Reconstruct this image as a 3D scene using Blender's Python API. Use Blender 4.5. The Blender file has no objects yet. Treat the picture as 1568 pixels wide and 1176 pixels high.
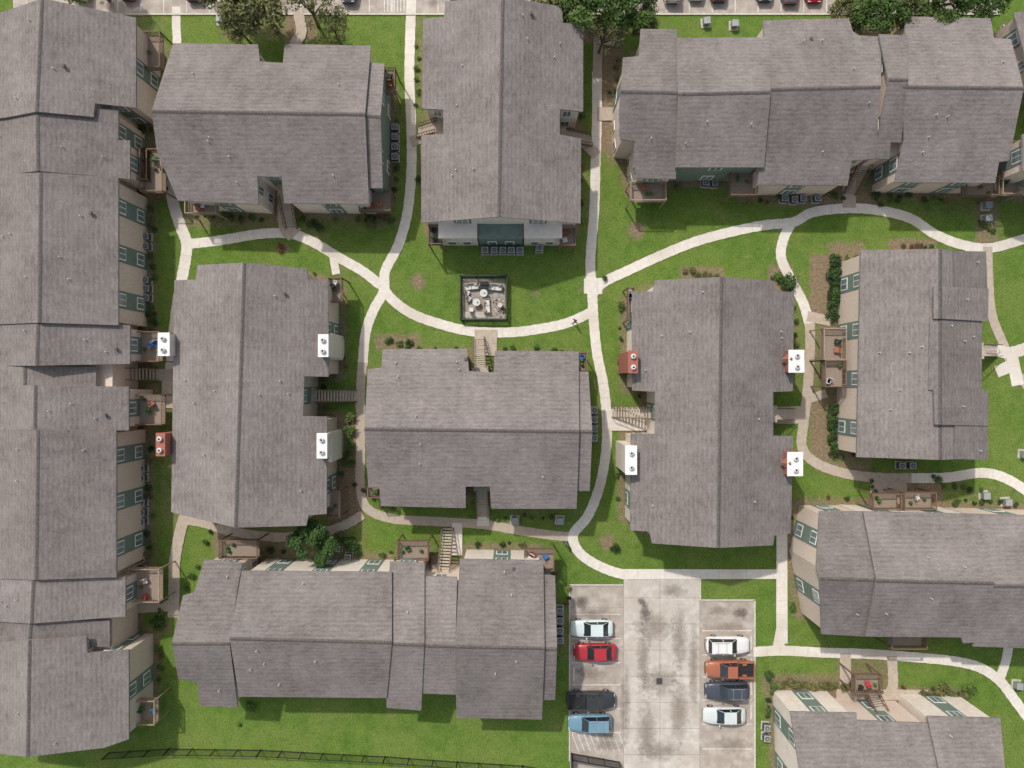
import bpy, bmesh, math, random
import numpy as np
from mathutils import Vector, Matrix
random.seed(7); np.random.seed(7)
S=0.072; H=78.4
def G(x,y,z=0.0):
    k=S*(1-z/H); return Vector(((x-784)*k,(588-y)*k,z))
scene=bpy.context.scene
# ---------------------------------------------------------------- materials
MATS={}
def mat(name,c1,c2=None,scale=3.0,rough=0.85,bump=0.0,detail=6,stretch=(1,1,1),metal=0.0,c3=None,scale2=0.2,spec=0.3,rnd=0.0):
    if name in MATS: return MATS[name]
    m=bpy.data.materials.new(name); m.use_nodes=True; nt=m.node_tree; N=nt.nodes; L=nt.links
    b=N['Principled BSDF']; b.inputs['Roughness'].default_value=rough; b.inputs['Metallic'].default_value=metal
    b.inputs['Specular IOR Level'].default_value=spec
    if c2 is None: c2=tuple(v*0.8 for v in c1)
    g=N.new('ShaderNodeNewGeometry'); mp=N.new('ShaderNodeMapping'); mp.inputs['Scale'].default_value=stretch
    L.new(g.outputs['Position'],mp.inputs['Vector'])
    n=N.new('ShaderNodeTexNoise'); n.inputs['Scale'].default_value=scale; n.inputs['Detail'].default_value=detail
    L.new(mp.outputs[0],n.inputs['Vector'])
    r=N.new('ShaderNodeValToRGB'); r.color_ramp.elements[0].position=0.33; r.color_ramp.elements[1].position=0.67
    r.color_ramp.elements[0].color=(*c2,1); r.color_ramp.elements[1].color=(*c1,1)
    L.new(n.outputs['Fac'],r.inputs['Fac']); out=r.outputs['Color']
    if c3 is not None:
        n2=N.new('ShaderNodeTexNoise'); n2.inputs['Scale'].default_value=scale2; n2.inputs['Detail'].default_value=5
        L.new(g.outputs['Position'],n2.inputs['Vector'])
        r2=N.new('ShaderNodeValToRGB'); r2.color_ramp.elements[0].position=0.42; r2.color_ramp.elements[1].position=0.7
        L.new(n2.outputs['Fac'],r2.inputs['Fac'])
        mx=N.new('ShaderNodeMixRGB'); L.new(r2.outputs['Color'],mx.inputs['Fac']); L.new(out,mx.inputs['Color1']); mx.inputs['Color2'].default_value=(*c3,1)
        out=mx.outputs['Color']
    if rnd>0:
        oi=N.new('ShaderNodeObjectInfo'); hs=N.new('ShaderNodeHueSaturation')
        mr=N.new('ShaderNodeMapRange'); mr.inputs['To Min'].default_value=1-rnd; mr.inputs['To Max'].default_value=1+rnd
        L.new(oi.outputs['Random'],mr.inputs['Value']); L.new(mr.outputs[0],hs.inputs['Value']); L.new(out,hs.inputs['Color']); out=hs.outputs['Color']
    L.new(out,b.inputs['Base Color'])
    if bump>0:
        bp=N.new('ShaderNodeBump'); bp.inputs['Strength'].default_value=bump; bp.inputs['Distance'].default_value=0.05
        L.new(n.outputs['Fac'],bp.inputs['Height']); L.new(bp.outputs[0],b.inputs['Normal'])
    MATS[name]=m; return m

def roof_mat(name,axis,tint=(1,1,1)):
    m=bpy.data.materials.new(name); m.use_nodes=True; nt=m.node_tree; N=nt.nodes; L=nt.links
    b=N['Principled BSDF']; b.inputs['Roughness'].default_value=0.95; b.inputs['Specular IOR Level'].default_value=0.12
    g=N.new('ShaderNodeNewGeometry')
    def noise(sc,stretch,det=4,rough=.5):
        mp=N.new('ShaderNodeMapping'); mp.inputs['Scale'].default_value=stretch
        L.new(g.outputs['Position'],mp.inputs['Vector'])
        n=N.new('ShaderNodeTexNoise'); n.inputs['Scale'].default_value=sc; n.inputs['Detail'].default_value=det; n.inputs['Roughness'].default_value=rough
        L.new(mp.outputs[0],n.inputs['Vector']); return n.outputs['Fac']
    along=(0.75,2.6,1) if axis=='h' else (2.6,0.75,1)
    across=(2.0,0.2,1) if axis=='h' else (0.2,2.0,1)
    a=noise(1.6,along,4,.6); f=noise(4.5,(1,1,1),6,.75); s=noise(0.8,across,4); l=noise(0.22,(1,1,1),5,.6); md=noise(1.1,(1,1,1),4,.6)
    wv=N.new('ShaderNodeTexWave'); wv.wave_type='BANDS'; wv.bands_direction='Y' if axis=='h' else 'X'; wv.inputs['Scale'].default_value=.75; wv.inputs['Distortion'].default_value=3.5; wv.inputs['Detail'].default_value=3; wv.inputs['Detail Scale'].default_value=2.2
    L.new(g.outputs['Position'],wv.inputs['Vector'])
    def mth(op,x,y):
        q=N.new('ShaderNodeMath'); q.operation=op
        for i,v in enumerate((x,y)):
            if isinstance(v,(int,float)): q.inputs[i].default_value=v
            else: L.new(v,q.inputs[i])
        return q.outputs[0]
    v=mth('ADD',mth('MULTIPLY',a,0.32),mth('MULTIPLY',f,0.44)); v=mth('ADD',v,mth('MULTIPLY',s,0.12)); v=mth('ADD',v,mth('MULTIPLY',l,0.34)); v=mth('ADD',v,mth('MULTIPLY',md,0.14)); v=mth('ADD',v,mth('MULTIPLY',wv.outputs['Fac'],0.05))
    r=N.new('ShaderNodeValToRGB'); e=r.color_ramp.elements
    e[0].position=0.53; e[1].position=0.88
    e[0].color=(0.112*tint[0],0.096*tint[1],0.091*tint[2],1); e[1].color=(0.272*tint[0],0.242*tint[1],0.230*tint[2],1)
    L.new(v,r.inputs['Fac'])
    oi=N.new('ShaderNodeObjectInfo'); hs=N.new('ShaderNodeHueSaturation'); mr=N.new('ShaderNodeMapRange'); mr.inputs['To Min'].default_value=.87; mr.inputs['To Max'].default_value=1.08
    L.new(oi.outputs['Random'],mr.inputs['Value']); L.new(mr.outputs[0],hs.inputs['Value']); L.new(r.outputs['Color'],hs.inputs['Color'])
    L.new(hs.outputs['Color'],b.inputs['Base Color'])
    bp=N.new('ShaderNodeBump'); bp.inputs['Strength'].default_value=0.6; bp.inputs['Distance'].default_value=0.03
    L.new(mth('ADD',a,f),bp.inputs['Height']); L.new(bp.outputs[0],b.inputs['Normal'])
    return m
ROOF={'h':roof_mat('roof_shingles_ew','h'),'v':roof_mat('roof_shingles_ns','v')}
FASCIA=mat('fascia_trim',(0.26,0.245,0.23),(0.17,0.16,0.15),2)
RIDGE=mat('ridge_cap_shingles',(0.13,0.113,0.106),(0.072,0.062,0.058),5)
BRICK=mat('pale_brick',(0.68,0.57,0.49),(0.54,0.44,0.37),7,bump=0.3)
GREEN=mat('green_siding',(0.17,0.225,0.195),(0.13,0.175,0.15),1.5,stretch=(1,1,8))
CREAM=mat('cream_siding',(0.74,0.67,0.60),(0.64,0.57,0.50),2)
WHITE=mat('white_trim',(0.78,0.77,0.74),(0.68,0.67,0.64),3)
GLASS=mat('window_glass',(0.24,0.30,0.30),(0.09,0.13,0.14),0.5,rough=0.12,spec=0.6)
WOOD=mat('weathered_wood',(0.22,0.145,0.10),(0.12,0.078,0.055),6,stretch=(1,6,1))
TAN=mat('tan_wood',(0.37,0.285,0.2),(0.25,0.185,0.13),5)
STEP=mat('stair_tread_concrete',(0.50,0.43,0.35),(0.36,0.30,0.24),6)
DARKM=mat('dark_metal',(0.03,0.03,0.03),(0.015,0.015,0.015),6,rough=0.5)
GREYM=mat('grey_metal',(0.34,0.35,0.35),(0.24,0.25,0.25),6,rough=0.5)
VENT=mat('vent_pipe',(0.62,0.61,0.59),(0.48,0.47,0.46),6,rough=0.5)
REDB=mat('red_brick',(0.38,0.14,0.10),(0.27,0.10,0.075),8)
CONC=mat('pad_concrete',(0.50,0.46,0.40),(0.36,0.33,0.28),4)
# ---------------------------------------------------------------- mesh builder
class MB:
    def __init__(s): s.v=[];s.f=[];s.m=[];s.mats=[]
    def mi(s,m):
        if m not in s.mats: s.mats.append(m)
        return s.mats.index(m)
    def add(s,vs,fs,m):
        o=len(s.v); s.v+= [tuple(v) for v in vs]; i=s.mi(m)
        for f in fs: s.f.append([o+k for k in f]); s.m.append(i)
    def box(s,c,h,m,ang=0.0):
        ca,sa=math.cos(ang),math.sin(ang); vs=[]
        for z in(-1,1):
            for (x,y) in((-1,-1),(1,-1),(1,1),(-1,1)):
                X=x*h[0];Y=y*h[1]; vs.append((c[0]+X*ca-Y*sa,c[1]+X*sa+Y*ca,c[2]+z*h[2]))
        s.add(vs,[(3,2,1,0),(4,5,6,7),(0,1,5,4),(1,2,6,5),(2,3,7,6),(3,0,4,7)],m)
    def beam(s,p,q,w,m,hh=None):
        p=Vector(p);q=Vector(q);d=(q-p);
        if d.length<1e-5:return
        d.normalize(); up=Vector((0,0,1)) if abs(d.z)<0.95 else Vector((1,0,0))
        a=d.cross(up).normalized()*w; b=a.cross(d).normalized()*(hh or w)
        vs=[p-a-b,p+a-b,p+a+b,p-a+b,q-a-b,q+a-b,q+a+b,q-a+b]
        s.add(vs,[(0,1,2,3),(7,6,5,4),(0,4,5,1),(1,5,6,2),(2,6,7,3),(3,7,4,0)],m)
    def cyl(s,c,r,h,m,n=12,r2=None,axis='z'):
        r2=r if r2 is None else r2; vs=[]
        for k,(rr,z) in enumerate(((r,0),(r2,h))):
            for i in range(n):
                a=2*math.pi*i/n; u,v=rr*math.cos(a),rr*math.sin(a)
                if axis=='z': vs.append((c[0]+u,c[1]+v,c[2]+z))
                elif axis=='y': vs.append((c[0]+u,c[1]+z,c[2]+v))
                else: vs.append((c[0]+z,c[1]+u,c[2]+v))
        fs=[tuple(range(n))[::-1],tuple(range(n,2*n))]+[(i,(i+1)%n,n+(i+1)%n,n+i) for i in range(n)]
        s.add(vs,fs,m)
    def mesh(s,name):
        me=bpy.data.meshes.new(name); me.from_pydata(s.v,[],s.f)
        for m in s.mats: me.materials.append(m)
        me.polygons.foreach_set('material_index',s.m)
        bm=bmesh.new(); bm.from_mesh(me); bmesh.ops.recalc_face_normals(bm,faces=bm.faces); bm.to_mesh(me); bm.free()
        me.update(); return me
    def obj(s,name,parent=None,loc=None,rot=0,bevel=0):
        o=bpy.data.objects.new(name,s.mesh(name)); scene.collection.objects.link(o)
        if parent: o.parent=parent
        if loc is not None: o.location=loc
        o.rotation_euler[2]=rot
        if bevel:
            b=o.modifiers.new('bevel','BEVEL'); b.width=bevel; b.segments=2; b.limit_method='ANGLE'
        return o
def empty(name,loc=(0,0,0)):
    e=bpy.data.objects.new(name,None); scene.collection.objects.link(e); e.location=loc; return e
def inst(name,me,loc,rot=0,sc=1):
    o=bpy.data.objects.new(name,me); scene.collection.objects.link(o); o.location=loc; o.rotation_euler[2]=rot
    o.scale=(sc,sc,sc) if isinstance(sc,(int,float)) else sc; return o
# ---------------------------------------------------------------- buildings
FOOT=[]; PLANS=[]
def area(p): return 0.5*sum(p[i][0]*p[(i+1)%len(p)][1]-p[(i+1)%len(p)][0]*p[i][1] for i in range(len(p)))
def pip(plan,x,y):
    c=False
    for i in range(len(plan)):
        x1,y1=plan[i];x2,y2=plan[i-1]
        if (y1>y)!=(y2>y) and x<(x2-x1)*(y-y1)/(y2-y1)+x1: c=not c
    return c
def inset(p,d):
    n=len(p); out=[]
    for i in range(n):
        a=Vector(p[i-1][:2]);b=Vector(p[i][:2]);c=Vector(p[(i+1)%n][:2])
        e1=(b-a).normalized(); e2=(c-b).normalized()
        n1=Vector((-e1.y,e1.x)); n2=Vector((-e2.y,e2.x))
        k=1+n1.dot(n2)
        if k<0.25: out.append(b+n1*d); continue
        out.append(b+(n1+n2)*(d/k))
    return out
def section(bld,pts,ridge,zr=8.5,m=0.37,wall=None,axis=None,ins=0.35,vents=4,win=True,flat=None):
    wall=wall or BRICK
    R0=G(*ridge[0],zr);R1=G(*ridge[1],zr)
    d=(R1-R0); d.z=0; d.normalize(); nrm=Vector((-d.y,d.x,0))
    axis=axis or ('h' if abs(d.x)>abs(d.y) else 'v')
    zf=lambda p: zr-m*abs((p[0]-R0.x)*nrm.x+(p[1]-R0.y)*nrm.y)
    plan=[]
    for (x,y) in pts:
        z=5.5
        for _ in range(12):
            p=G(x,y,z); z=zf(p)
        plan.append((p.x,p.y))
    if area(plan)<0: plan=plan[::-1]
    PLANS.append(plan)
    def prism(poly,off,depth,mats,name,flatbottom=False,ridgecap=False):
        bm=bmesh.new(); vs=[bm.verts.new((x,y,0)) for x,y in poly]; bm.faces.new(vs)
        bmesh.ops.bisect_plane(bm,geom=bm.verts[:]+bm.edges[:]+bm.faces[:],dist=1e-4,plane_co=(R0.x,R0.y,0),plane_no=nrm)
        for v in bm.verts: v.co.z=zf(v.co)+off
        caps=[]
        if ridgecap:
            for e in bm.edges:
                if all(abs(zf(v.co)-zr)<0.002 for v in e.verts): caps.append((e.verts[0].co.copy(),e.verts[1].co.copy()))
        r=bmesh.ops.extrude_face_region(bm,geom=bm.faces[:])
        for v in [g for g in r['geom'] if isinstance(g,bmesh.types.BMVert)]:
            v.co.z = -0.05 if flatbottom else v.co.z-depth
        bmesh.ops.recalc_face_normals(bm,faces=bm.faces)
        bm.normal_update()
        for f in bm.faces: f.material_index=1 if (abs(f.normal.z)<0.3 and len(mats)>1) else 0
        bmesh.ops.triangulate(bm,faces=[f for f in bm.faces if len(f.verts)>4])
        me=bpy.data.meshes.new(name); bm.to_mesh(me); bm.free()
        for mm in mats: me.materials.append(mm)
        o=bpy.data.objects.new(name,me); scene.collection.objects.link(o); o.parent=bld
        return caps
    caps=prism(plan,0,0.22,[ROOF[axis],FASCIA],'roof',ridgecap=True)
    mb=MB()
    for a,b in caps:
        for sgn in(1,-1):
            o=nrm*0.17*sgn; dz=-m*0.17+0.035
            vs=[a+Vector((0,0,.04)),b+Vector((0,0,.04)),b+o+Vector((0,0,dz)),a+o+Vector((0,0,dz))]
            mb.add(vs,[(0,1,2,3)],RIDGE)
    wp=inset(plan,ins)
    prism(wp,-0.24,0,[wall],'walls',flatbottom=True)
    for i in range(len(wp)): FOOT.append((wp[i][0],wp[i][1],wp[(i+1)%len(wp)][0],wp[(i+1)%len(wp)][1]))
    xs=[p[0] for p in plan]; ys=[p[1] for p in plan]
    inside=lambda x,y: pip(plan,x,y)
    k=0;t=0
    while k<vents and t<80:
        t+=1; x=random.uniform(min(xs),max(xs)); y=random.uniform(min(ys),max(ys))
        dr=(zr-zf((x,y)))/m
        if not inside(x,y) or dr<1.0 or not all(inside(x+q,y+w) for q in(-.8,.8) for w in(-.8,.8)): continue
        z=zf((x,y)); k+=1
        mb.cyl((x,y,z-0.1),0.05,0.45,VENT,8)
        mb.cyl((x,y,z-0.06),0.13,0.09,GREYM,8,r2=0.06)
        if k%4==0: mb.box((x+0.9,y+0.3,z-0.05),(0.14,0.14,0.12),RIDGE)
    if mb.v: mb.obj('roof_fittings',bld)
    if win:
        wb=MB()
        for i in range(len(wp)):
            a=Vector((wp[i][0],wp[i][1],0)); b=Vector((wp[(i+1)%len(wp)][0],wp[(i+1)%len(wp)][1],0)); L_=(b-a).length
            if L_<1.6: continue
            e=(b-a)/L_; out=Vector((e.y,-e.x,0)); ang=math.atan2(e.y,e.x)
            n=max(1,int(L_/4.6))
            for j in range(n):
                c=a+e*(L_*(j+0.5)/n); ztop=min(zf(c),zf(c-e*0.9),zf(c+e*0.9))-0.32
                if wall is not GREEN and L_>2.6:
                    cc=c+out*0.02; wb.box((cc.x,cc.y,ztop/2),(0.9,0.03,ztop/2),GREEN,ang)
                w=0.55 if L_>2.6 else 0.4
                for zc in (1.5,ztop-1.05):
                    cc=c+out*0.05; wb.box((cc.x,cc.y,zc),(w+0.1,0.04,0.72),WHITE,ang)
                    cc=c+out*0.085; 
                    for sx in(-1,1):
                        q=cc+e*sx*(w/2+0.01); wb.box((q.x,q.y,zc),(w/2-0.03,0.02,0.62),GLASS,ang)
        if wb.v: wb.obj('windows',bld)
    return zf
def core(bld,x0,y0,x1,y1,z=5.0,wall=None):
    mb=MB(); a=G(x0,y0,5.5);b=G(x1,y1,5.5)
    mb.box(((a.x+b.x)/2,(a.y+b.y)/2,z/2),(abs(a.x-b.x)/2,abs(a.y-b.y)/2,z/2),wall or BRICK); mb.obj('core_walls',bld)
NB='apartment_building'
# ---- west long building
A=empty(NB)
section(A,[(-30,30),(68,-2),(208,27),(208,165),(145,158),(143,179),(55,171),(8,180),(-27,184)],((64,0),(56,170)),8.7)
section(A,[(-27,176),(55,168),(142,176),(147,166),(181,168),(181,214),(199,215),(199,274),(60,262),(-30,272)],((57,172),(58,262)),8.35)
section(A,[(-34,268),(61,264),(181,272),(181,498),(60,494),(-34,498)],((62,265),(60,492)),8.75,vents=6)
section(A,[(-34,492),(58,490),(199,498),(199,557),(56,560),(-34,560)],((58,492),(56,556)),8.45)
section(A,[(-20,556),(38,560),(147,562),(147,592),(38,590),(-20,590)],((38,560),(38,592)),7.5,m=.25,vents=0,win=False)
section(A,[(-34,588),(54,590),(197,592),(197,659),(54,660),(-34,660)],((54,590),(53,657)),8.45)
section(A,[(-34,657),(58,658),(178,658),(178,884),(56,888),(-36,885)],((58,658),(55,885)),8.75,vents=6)
section(A,[(-36,884),(50,888),(192,884),(192,944),(48,955),(-36,950)],((51,886),(48,952)),8.4)
section(A,[(-36,948),(45,950),(168,950),(168,990),(120,992),(44,990),(-36,990)],((47,950),(45,988)),8.0,vents=0)
section(A,[(-40,988),(44,980),(132,975),(134,1000),(197,995),(197,1132),(160,1145),(43,1159),(-40,1150)],((45,982),(42,1158)),8.7,vents=5)
core(A,-20,40,168,1120)
# ---- north-west building
B=empty(NB)
section(B,[(265,66),(395,68),(398,94),(433,96),(436,67),(568,70),(559,175),(565,313),(435,311),(431,271),(394,270),(396,313),(272,307),(240,230),(232,170)],((232,170),(560,175)),8.6,wall=CREAM,vents=7)
section(B,[(560,95),(589,97),(583,178),(586,288),(562,288)],((550,176),(584,179)),8.2,wall=GREEN,vents=0)
# ---- north centre building
C=empty(NB)
section(C,[(682,2),(770,-6),(860,10),(862,35),(893,38),(893,171),(857,167),(857,206),(890,212),(889,342),(764,332),(645,341),(645,207),(679,205),(679,168),(646,166),(648,28),(680,26)],((770,0),(764,333)),8.6,wall=CREAM,vents=9)
mb=MB()
for x0,x1,mm,h in((678,733,CREAM,4.2),(735,800,GREEN,3.8),(802,856,CREAM,4.2)):
    a=G(x0,352);b=G(x1,376); mb.box(((a.x+b.x)/2,(a.y+b.y)/2,h/2),(abs(b.x-a.x)/2,abs(a.y-b.y)/2,h/2),mm)
    mb.box(((a.x+b.x)/2,(a.y+b.y)/2,h+.03),(abs(b.x-a.x)/2+.05,abs(a.y-b.y)/2+.05,.04),CREAM if mm is CREAM else GREEN)
    for t in (0.3,0.7):
        mb.box((a.x+(b.x-a.x)*t,b.y-0.03,1.6),(0.5,0.04,0.7),WHITE); mb.box((a.x+(b.x-a.x)*t,b.y-0.06,1.6),(0.4,0.03,0.6),GLASS)
mb.obj('ground_floor_bay',C)
# ---- centre-east building
D=empty(NB)
section(D,[(1003,429),(1105,424),(1185,430),(1187,446),(1216,447),(1214,599),(1184,600),(1184,667),(1214,668),(1211,817),(1186,820),(1184,835),(1100,839),(998,832),(995,814),(965,812),(966,664),(1003,664),(1003,600),(968,598),(968,447),(1000,446)],((1105,424),(1100,838)),8.6,vents=9,wall=CREAM)
# ---- centre building
E=empty(NB)
section(E,[(586,535),(715,534),(718,568),(756,570),(758,537),(886,538),(887,660),(883,779),(752,779),(750,745),(713,745),(713,778),(583,775),(582,747),(564,745),(558,657),(563,565),(584,563)],((558,657),(887,661)),8.6,wall=GREEN,vents=8)
section(E,[(883,569),(901,569),(907,661),(903,752),(883,752)],((884,661),(907,661)),8.25,wall=GREEN,vents=0)
# ---- centre-west building
F=empty(NB)
section(F,[(302,406),(373,402),(470,411),(472,428),(503,429),(503,577),(466,576),(464,637),(501,638),(500,787),(472,789),(469,805),(361,808),(292,792),(262,784),(267,429),(300,428)],((374,402),(361,800)),8.6,vents=9,wall=BRICK)
# ---- south long building
Q=empty(NB)
section(Q,[(313,857),(371,862),(364,900),(352,984),(364,1084),(306,1081),(302,1045),(273,1040),(263,986),(280,912),(297,908)],((263,986),(352,986)),8.45,wall=BRICK,vents=2)
section(Q,[(370,874),(600,876),(600,985),(592,1069),(366,1067),(352,980)],((352,978),(640,985)),8.75,wall=CREAM,vents=6)
section(Q,[(597,860),(650,862),(650,985),(645,1088),(592,1084),(590,1000)],((590,986),(645,988)),8.5,vents=1)
section(Q,[(648,882),(700,884),(700,1064),(645,1062)],((640,989),(700,990)),8.3,vents=0)
section(Q,[(704,856),(832,858),(834,993),(830,1102),(699,1099),(697,990)],((690,990),(835,993)),8.65,wall=CREAM,vents=4)
section(Q,[(828,880),(850,882),(853,993),(850,1072),(828,1072)],((828,994),(853,994)),8.3,wall=GREEN,vents=0)
core(Q,320,885,820,1055)
# ---- north-east long building
U=empty(NB)
section(U,[(981,44),(1037,45),(1037,140),(1035,274),(975,273),(970,240),(972,216),(950,213),(948,178),(950,140),(954,88),(978,86)],((950,140),(1040,142)),8.45,vents=1)
section(U,[(1036,58),(1178,57),(1180,140),(1170,256),(1034,256),(1038,140)],((1038,144),(1180,141)),8.7,wall=GREEN,vents=3)
section(U,[(1168,31),(1300,28),(1306,48),(1316,54),(1350,56),(1348,135),(1340,243),(1304,246),(1298,284),(1160,283),(1178,140)],((1176,137),(1348,133)),8.45,vents=5)
section(U,[(1346,52),(1390,54),(1388,130),(1380,218),(1364,218),(1362,243),(1338,243)],((1346,122),(1390,122)),8.75,vents=0)
section(U,[(1387,25),(1517,28),(1522,58),(1548,60),(1567,133),(1545,246),(1530,248),(1524,280),(1370,279),(1384,215),(1382,133)],((1382,133),(1567,135)),8.5,vents=5)
core(U,1000,70,1500,235)
# ---- east building
I=empty(NB)
section(I,[(1318,383),(1467,385),(1466,703),(1312,700)],((1440,384),(1440,703)),8.1,vents=6)
section(I,[(1460,384),(1510,385),(1512,442),(1462,440)],((1440,384),(1440,703)),8.35,vents=1)
section(I,[(1430,439),(1514,442),(1513,492),(1430,488)],((1440,384),(1440,703)),8.5,vents=1)
section(I,[(1424,486),(1504,490),(1503,597),(1422,597)],((1440,384),(1440,703)),8.25,vents=2)
section(I,[(1430,595),(1513,597),(1513,652),(1432,650)],((1440,384),(1440,703)),8.5,vents=1)
section(I,[(1462,648),(1513,650),(1513,704),(1462,703)],((1440,384),(1440,703)),8.35,vents=1)
core(I,1330,400,1490,690)
# ---- south-east building
J=empty(NB)
section(J,[(1255,783),(1328,783),(1330,975),(1258,971),(1250,870)],((1250,886),(1330,888)),8.1,vents=1)
section(J,[(1322,783),(1500,787),(1496,984),(1475,985),(1472,976),(1326,975)],((1322,889),(1500,893)),8.55,vents=4,wall=CREAM)
section(J,[(1495,787),(1640,791),(1640,995),(1490,990)],((1492,897),(1640,899)),8.35,vents=3)
core(J,1275,800,1620,960)
# ---- far south-east building
K=empty(NB)
section(K,[(1210,1090),(1312,1092),(1312,1104),(1312,1320),(1216,1320)],((1200,1215),(1312,1215)),8.5,vents=2,wall=CREAM)
section(K,[(1308,1103),(1424,1108),(1424,1330),(1308,1328)],((1300,1215),(1424,1215)),8.2,vents=2)
section(K,[(1420,1097),(1532,1100),(1542,1215),(1535,1330),(1420,1330)],((1415,1217),(1545,1217)),8.55,vents=2,wall=CREAM)
core(K,1225,1120,1520,1300)
# ---- building beyond the east edge
M=empty(NB)
section(M,[(1566,205),(1720,200),(1720,300),(1566,262)],((1640,200),(1640,300)),8.4,vents=1)
section(M,[(1552,20),(1700,10),(1700,120),(1575,112),(1568,80)],((1640,0),(1640,120)),8.0,vents=1)

# ---------------------------------------------------------------- path list
T=1
PATHS=[]
def path(pts,w=15,m=0,smooth=True): PATHS.append((pts,w,m,smooth))
path([(270,10),(270,40),(271,70),(266,130)],13)
path([(262,270),(264,305),(276,345),(286,372),(284,398),(280,420),(270,480),(262,560),(262,600)],17)
path([(284,374),(315,371),(350,366),(400,358),(445,358),(480,371),(520,395),(555,415),(582,436)],15)
path([(510,392),(515,420)],12,smooth=False)
path([(630,0),(628,60),(627,120),(630,200),(630,260),(624,325),(610,375),(590,415),(588,445),(572,475),(560,510),(555,560)],15)
path([(555,555),(552,600),(552,650),(552,700),(552,745),(562,778),(600,794),(660,798),(740,803),(800,813),(850,820),(880,822)],14,T)
path([(584,436),(600,458),(630,480),(670,495),(720,507),(780,509),(830,503),(870,494),(910,476)],15)
path([(914,110),(914,180),(912,250),(910,320),(904,400),(907,455),(909,490),(914,540),(924,590),(929,640),(928,690),(918,745),(900,790),(878,818),(884,842),(905,860),(935,874),(962,881)],15)
path([(917,40),(914,120)],14,T,smooth=False)
path([(905,452),(925,432),(960,415),(1010,392),(1065,370),(1120,355),(1170,345),(1215,340),(1245,325),(1300,319),(1350,323),(1395,335),(1430,358),(1470,374),(1515,380),(1575,364)],15)
path([(894,438),(922,438)],24,smooth=False)
path([(1214,338),(1200,365),(1196,395),(1212,430),(1230,465),(1240,500)],15)
path([(1240,495),(1240,540),(1236,600),(1230,650),(1228,685),(1248,708),(1290,724),(1340,731),(1400,732)],15,T)
path([(1395,732),(1450,731),(1505,724),(1545,735),(1590,765)],15)
path([(1236,484),(1272,492)],16,T,smooth=False); path([(1236,612),(1265,602)],13,T,smooth=False); path([(1232,635),(1186,636)],26,T,smooth=False)
path([(1512,378),(1513,420),(1518,480),(1535,525),(1552,565),(1580,600)],14,T)
path([(1525,537),(1548,540),(1575,532)],18); path([(1525,570),(1548,560)],18,smooth=False); path([(1548,540),(1558,590)],18,smooth=False)
path([(1197,815),(1197,985)],17,smooth=False); path([(955,879),(1205,879)],15,smooth=False); path([(1197,960),(1190,1000)],17,smooth=False)
path([(1153,998),(1200,996),(1260,999),(1330,1001),(1400,1006),(1460,1012),(1500,1022),(1530,1042),(1552,1070),(1585,1115)],15)
path([(1545,980),(1540,1010),(1530,1040)],14)
path([(1294,1000),(1294,1062)],17,T,smooth=False); path([(1365,1004),(1367,1045),(1362,1060)],15,T); path([(1280,1062),(1420,1064)],16,T,smooth=False)
path([(1344,735),(1344,780)],24,T,smooth=False); path([(1370,738),(1372,775)],36,T,smooth=False)
path([(283,790),(275,820),(268,860),(267,900),(266,945)],17,T)
path([(275,795),(310,800),(350,812),(420,822),(480,818),(525,805),(556,788)],14,T)
path([(700,800),(700,850)],16,smooth=False); path([(740,775),(740,805)],18,smooth=False)
path([(438,300),(440,345),(452,360)],26,T); path([(645,212),(629,218)],16,T,smooth=False); path([(888,213),(914,238)],16,T,smooth=False)
path([(1300,270),(1300,318)],20,T,smooth=False); path([(744,505),(744,545)],34,T,smooth=False)
path([(925,643),(1000,643)],32,smooth=False); path([(553,606),(520,606)],16,T,smooth=False)
path([(262,575),(262,625)],26,T,smooth=False); path([(230,574),(265,574)],18,T,smooth=False); path([(200,930),(268,926)],18,T,smooth=False)
path([(266,600),(292,600)],14,T,smooth=False); path([(915,175),(950,175)],20,T,smooth=False)
path([(457,20),(462,50),(450,70)],16,T); path([(915,60),(950,66)],14,T,smooth=False)
path([(1340,1330),(1345,1075)],20,T,smooth=False)
path([(205,240),(262,270)],16,T,smooth=False)
def cr(pts,n=8):
    P=[Vector(p) for p in pts]
    if len(P)<3: return P
    out=[]; Q_=[P[0]*2-P[1]]+P+[P[-1]*2-P[-2]]
    for i in range(1,len(Q_)-2):
        p0,p1,p2,p3=Q_[i-1:i+3]
        for k in range(n):
            t=k/n; out.append(0.5*((2*p1)+(-p0+p2)*t+(2*p0-5*p1+4*p2-p3)*t*t+(-p0+3*p1-3*p2+p3)*t**3))
    out.append(P[-1]); return out
# ---------------------------------------------------------------- ground
patches=[(236,180,262,300,1),(505,640,552,800,.95),(1244,395,1284,480,.9),(1244,610,1284,700,.85),(285,318,450,345,.7),(1190,290,1340,312,.9),
(1340,735,1440,775,.9),(918,60,950,230,.9),(440,0,480,60,.9),(870,-10,945,60,.95),(1290,20,1400,50,.9),(1170,1035,1300,1058,.75),(1285,1000,1370,1058,.65),
(330,815,500,850,.8),(468,335,500,380,.5),(578,515,640,533,.8),(1045,412,1105,425,.8),(1272,375,1320,400,.8),(1180,410,1210,450,.85),(250,560,290,800,.5),
(510,395,550,430,.4),(1498,290,1525,375,.75),(700,-10,850,20,.4),(200,-10,250,60,.5),(625,20,650,260,.5),(225,300,238,500,.6),(222,660,236,860,.6),(340,20,470,60,.55),
(1365,370,1430,384,.9),(1250,700,1330,720,.7),(860,930,868,1010,.5),(1240,470,1300,600,.6),(640,60,650,160,.6),(500,330,620,350,.45),(1350,300,1500,330,.4),(880,240,900,340,.4),(755,775,870,800,.4),(520,815,560,850,.5),(1215,420,1225,600,.5),(1440,745,1568,770,.45)]
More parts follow.
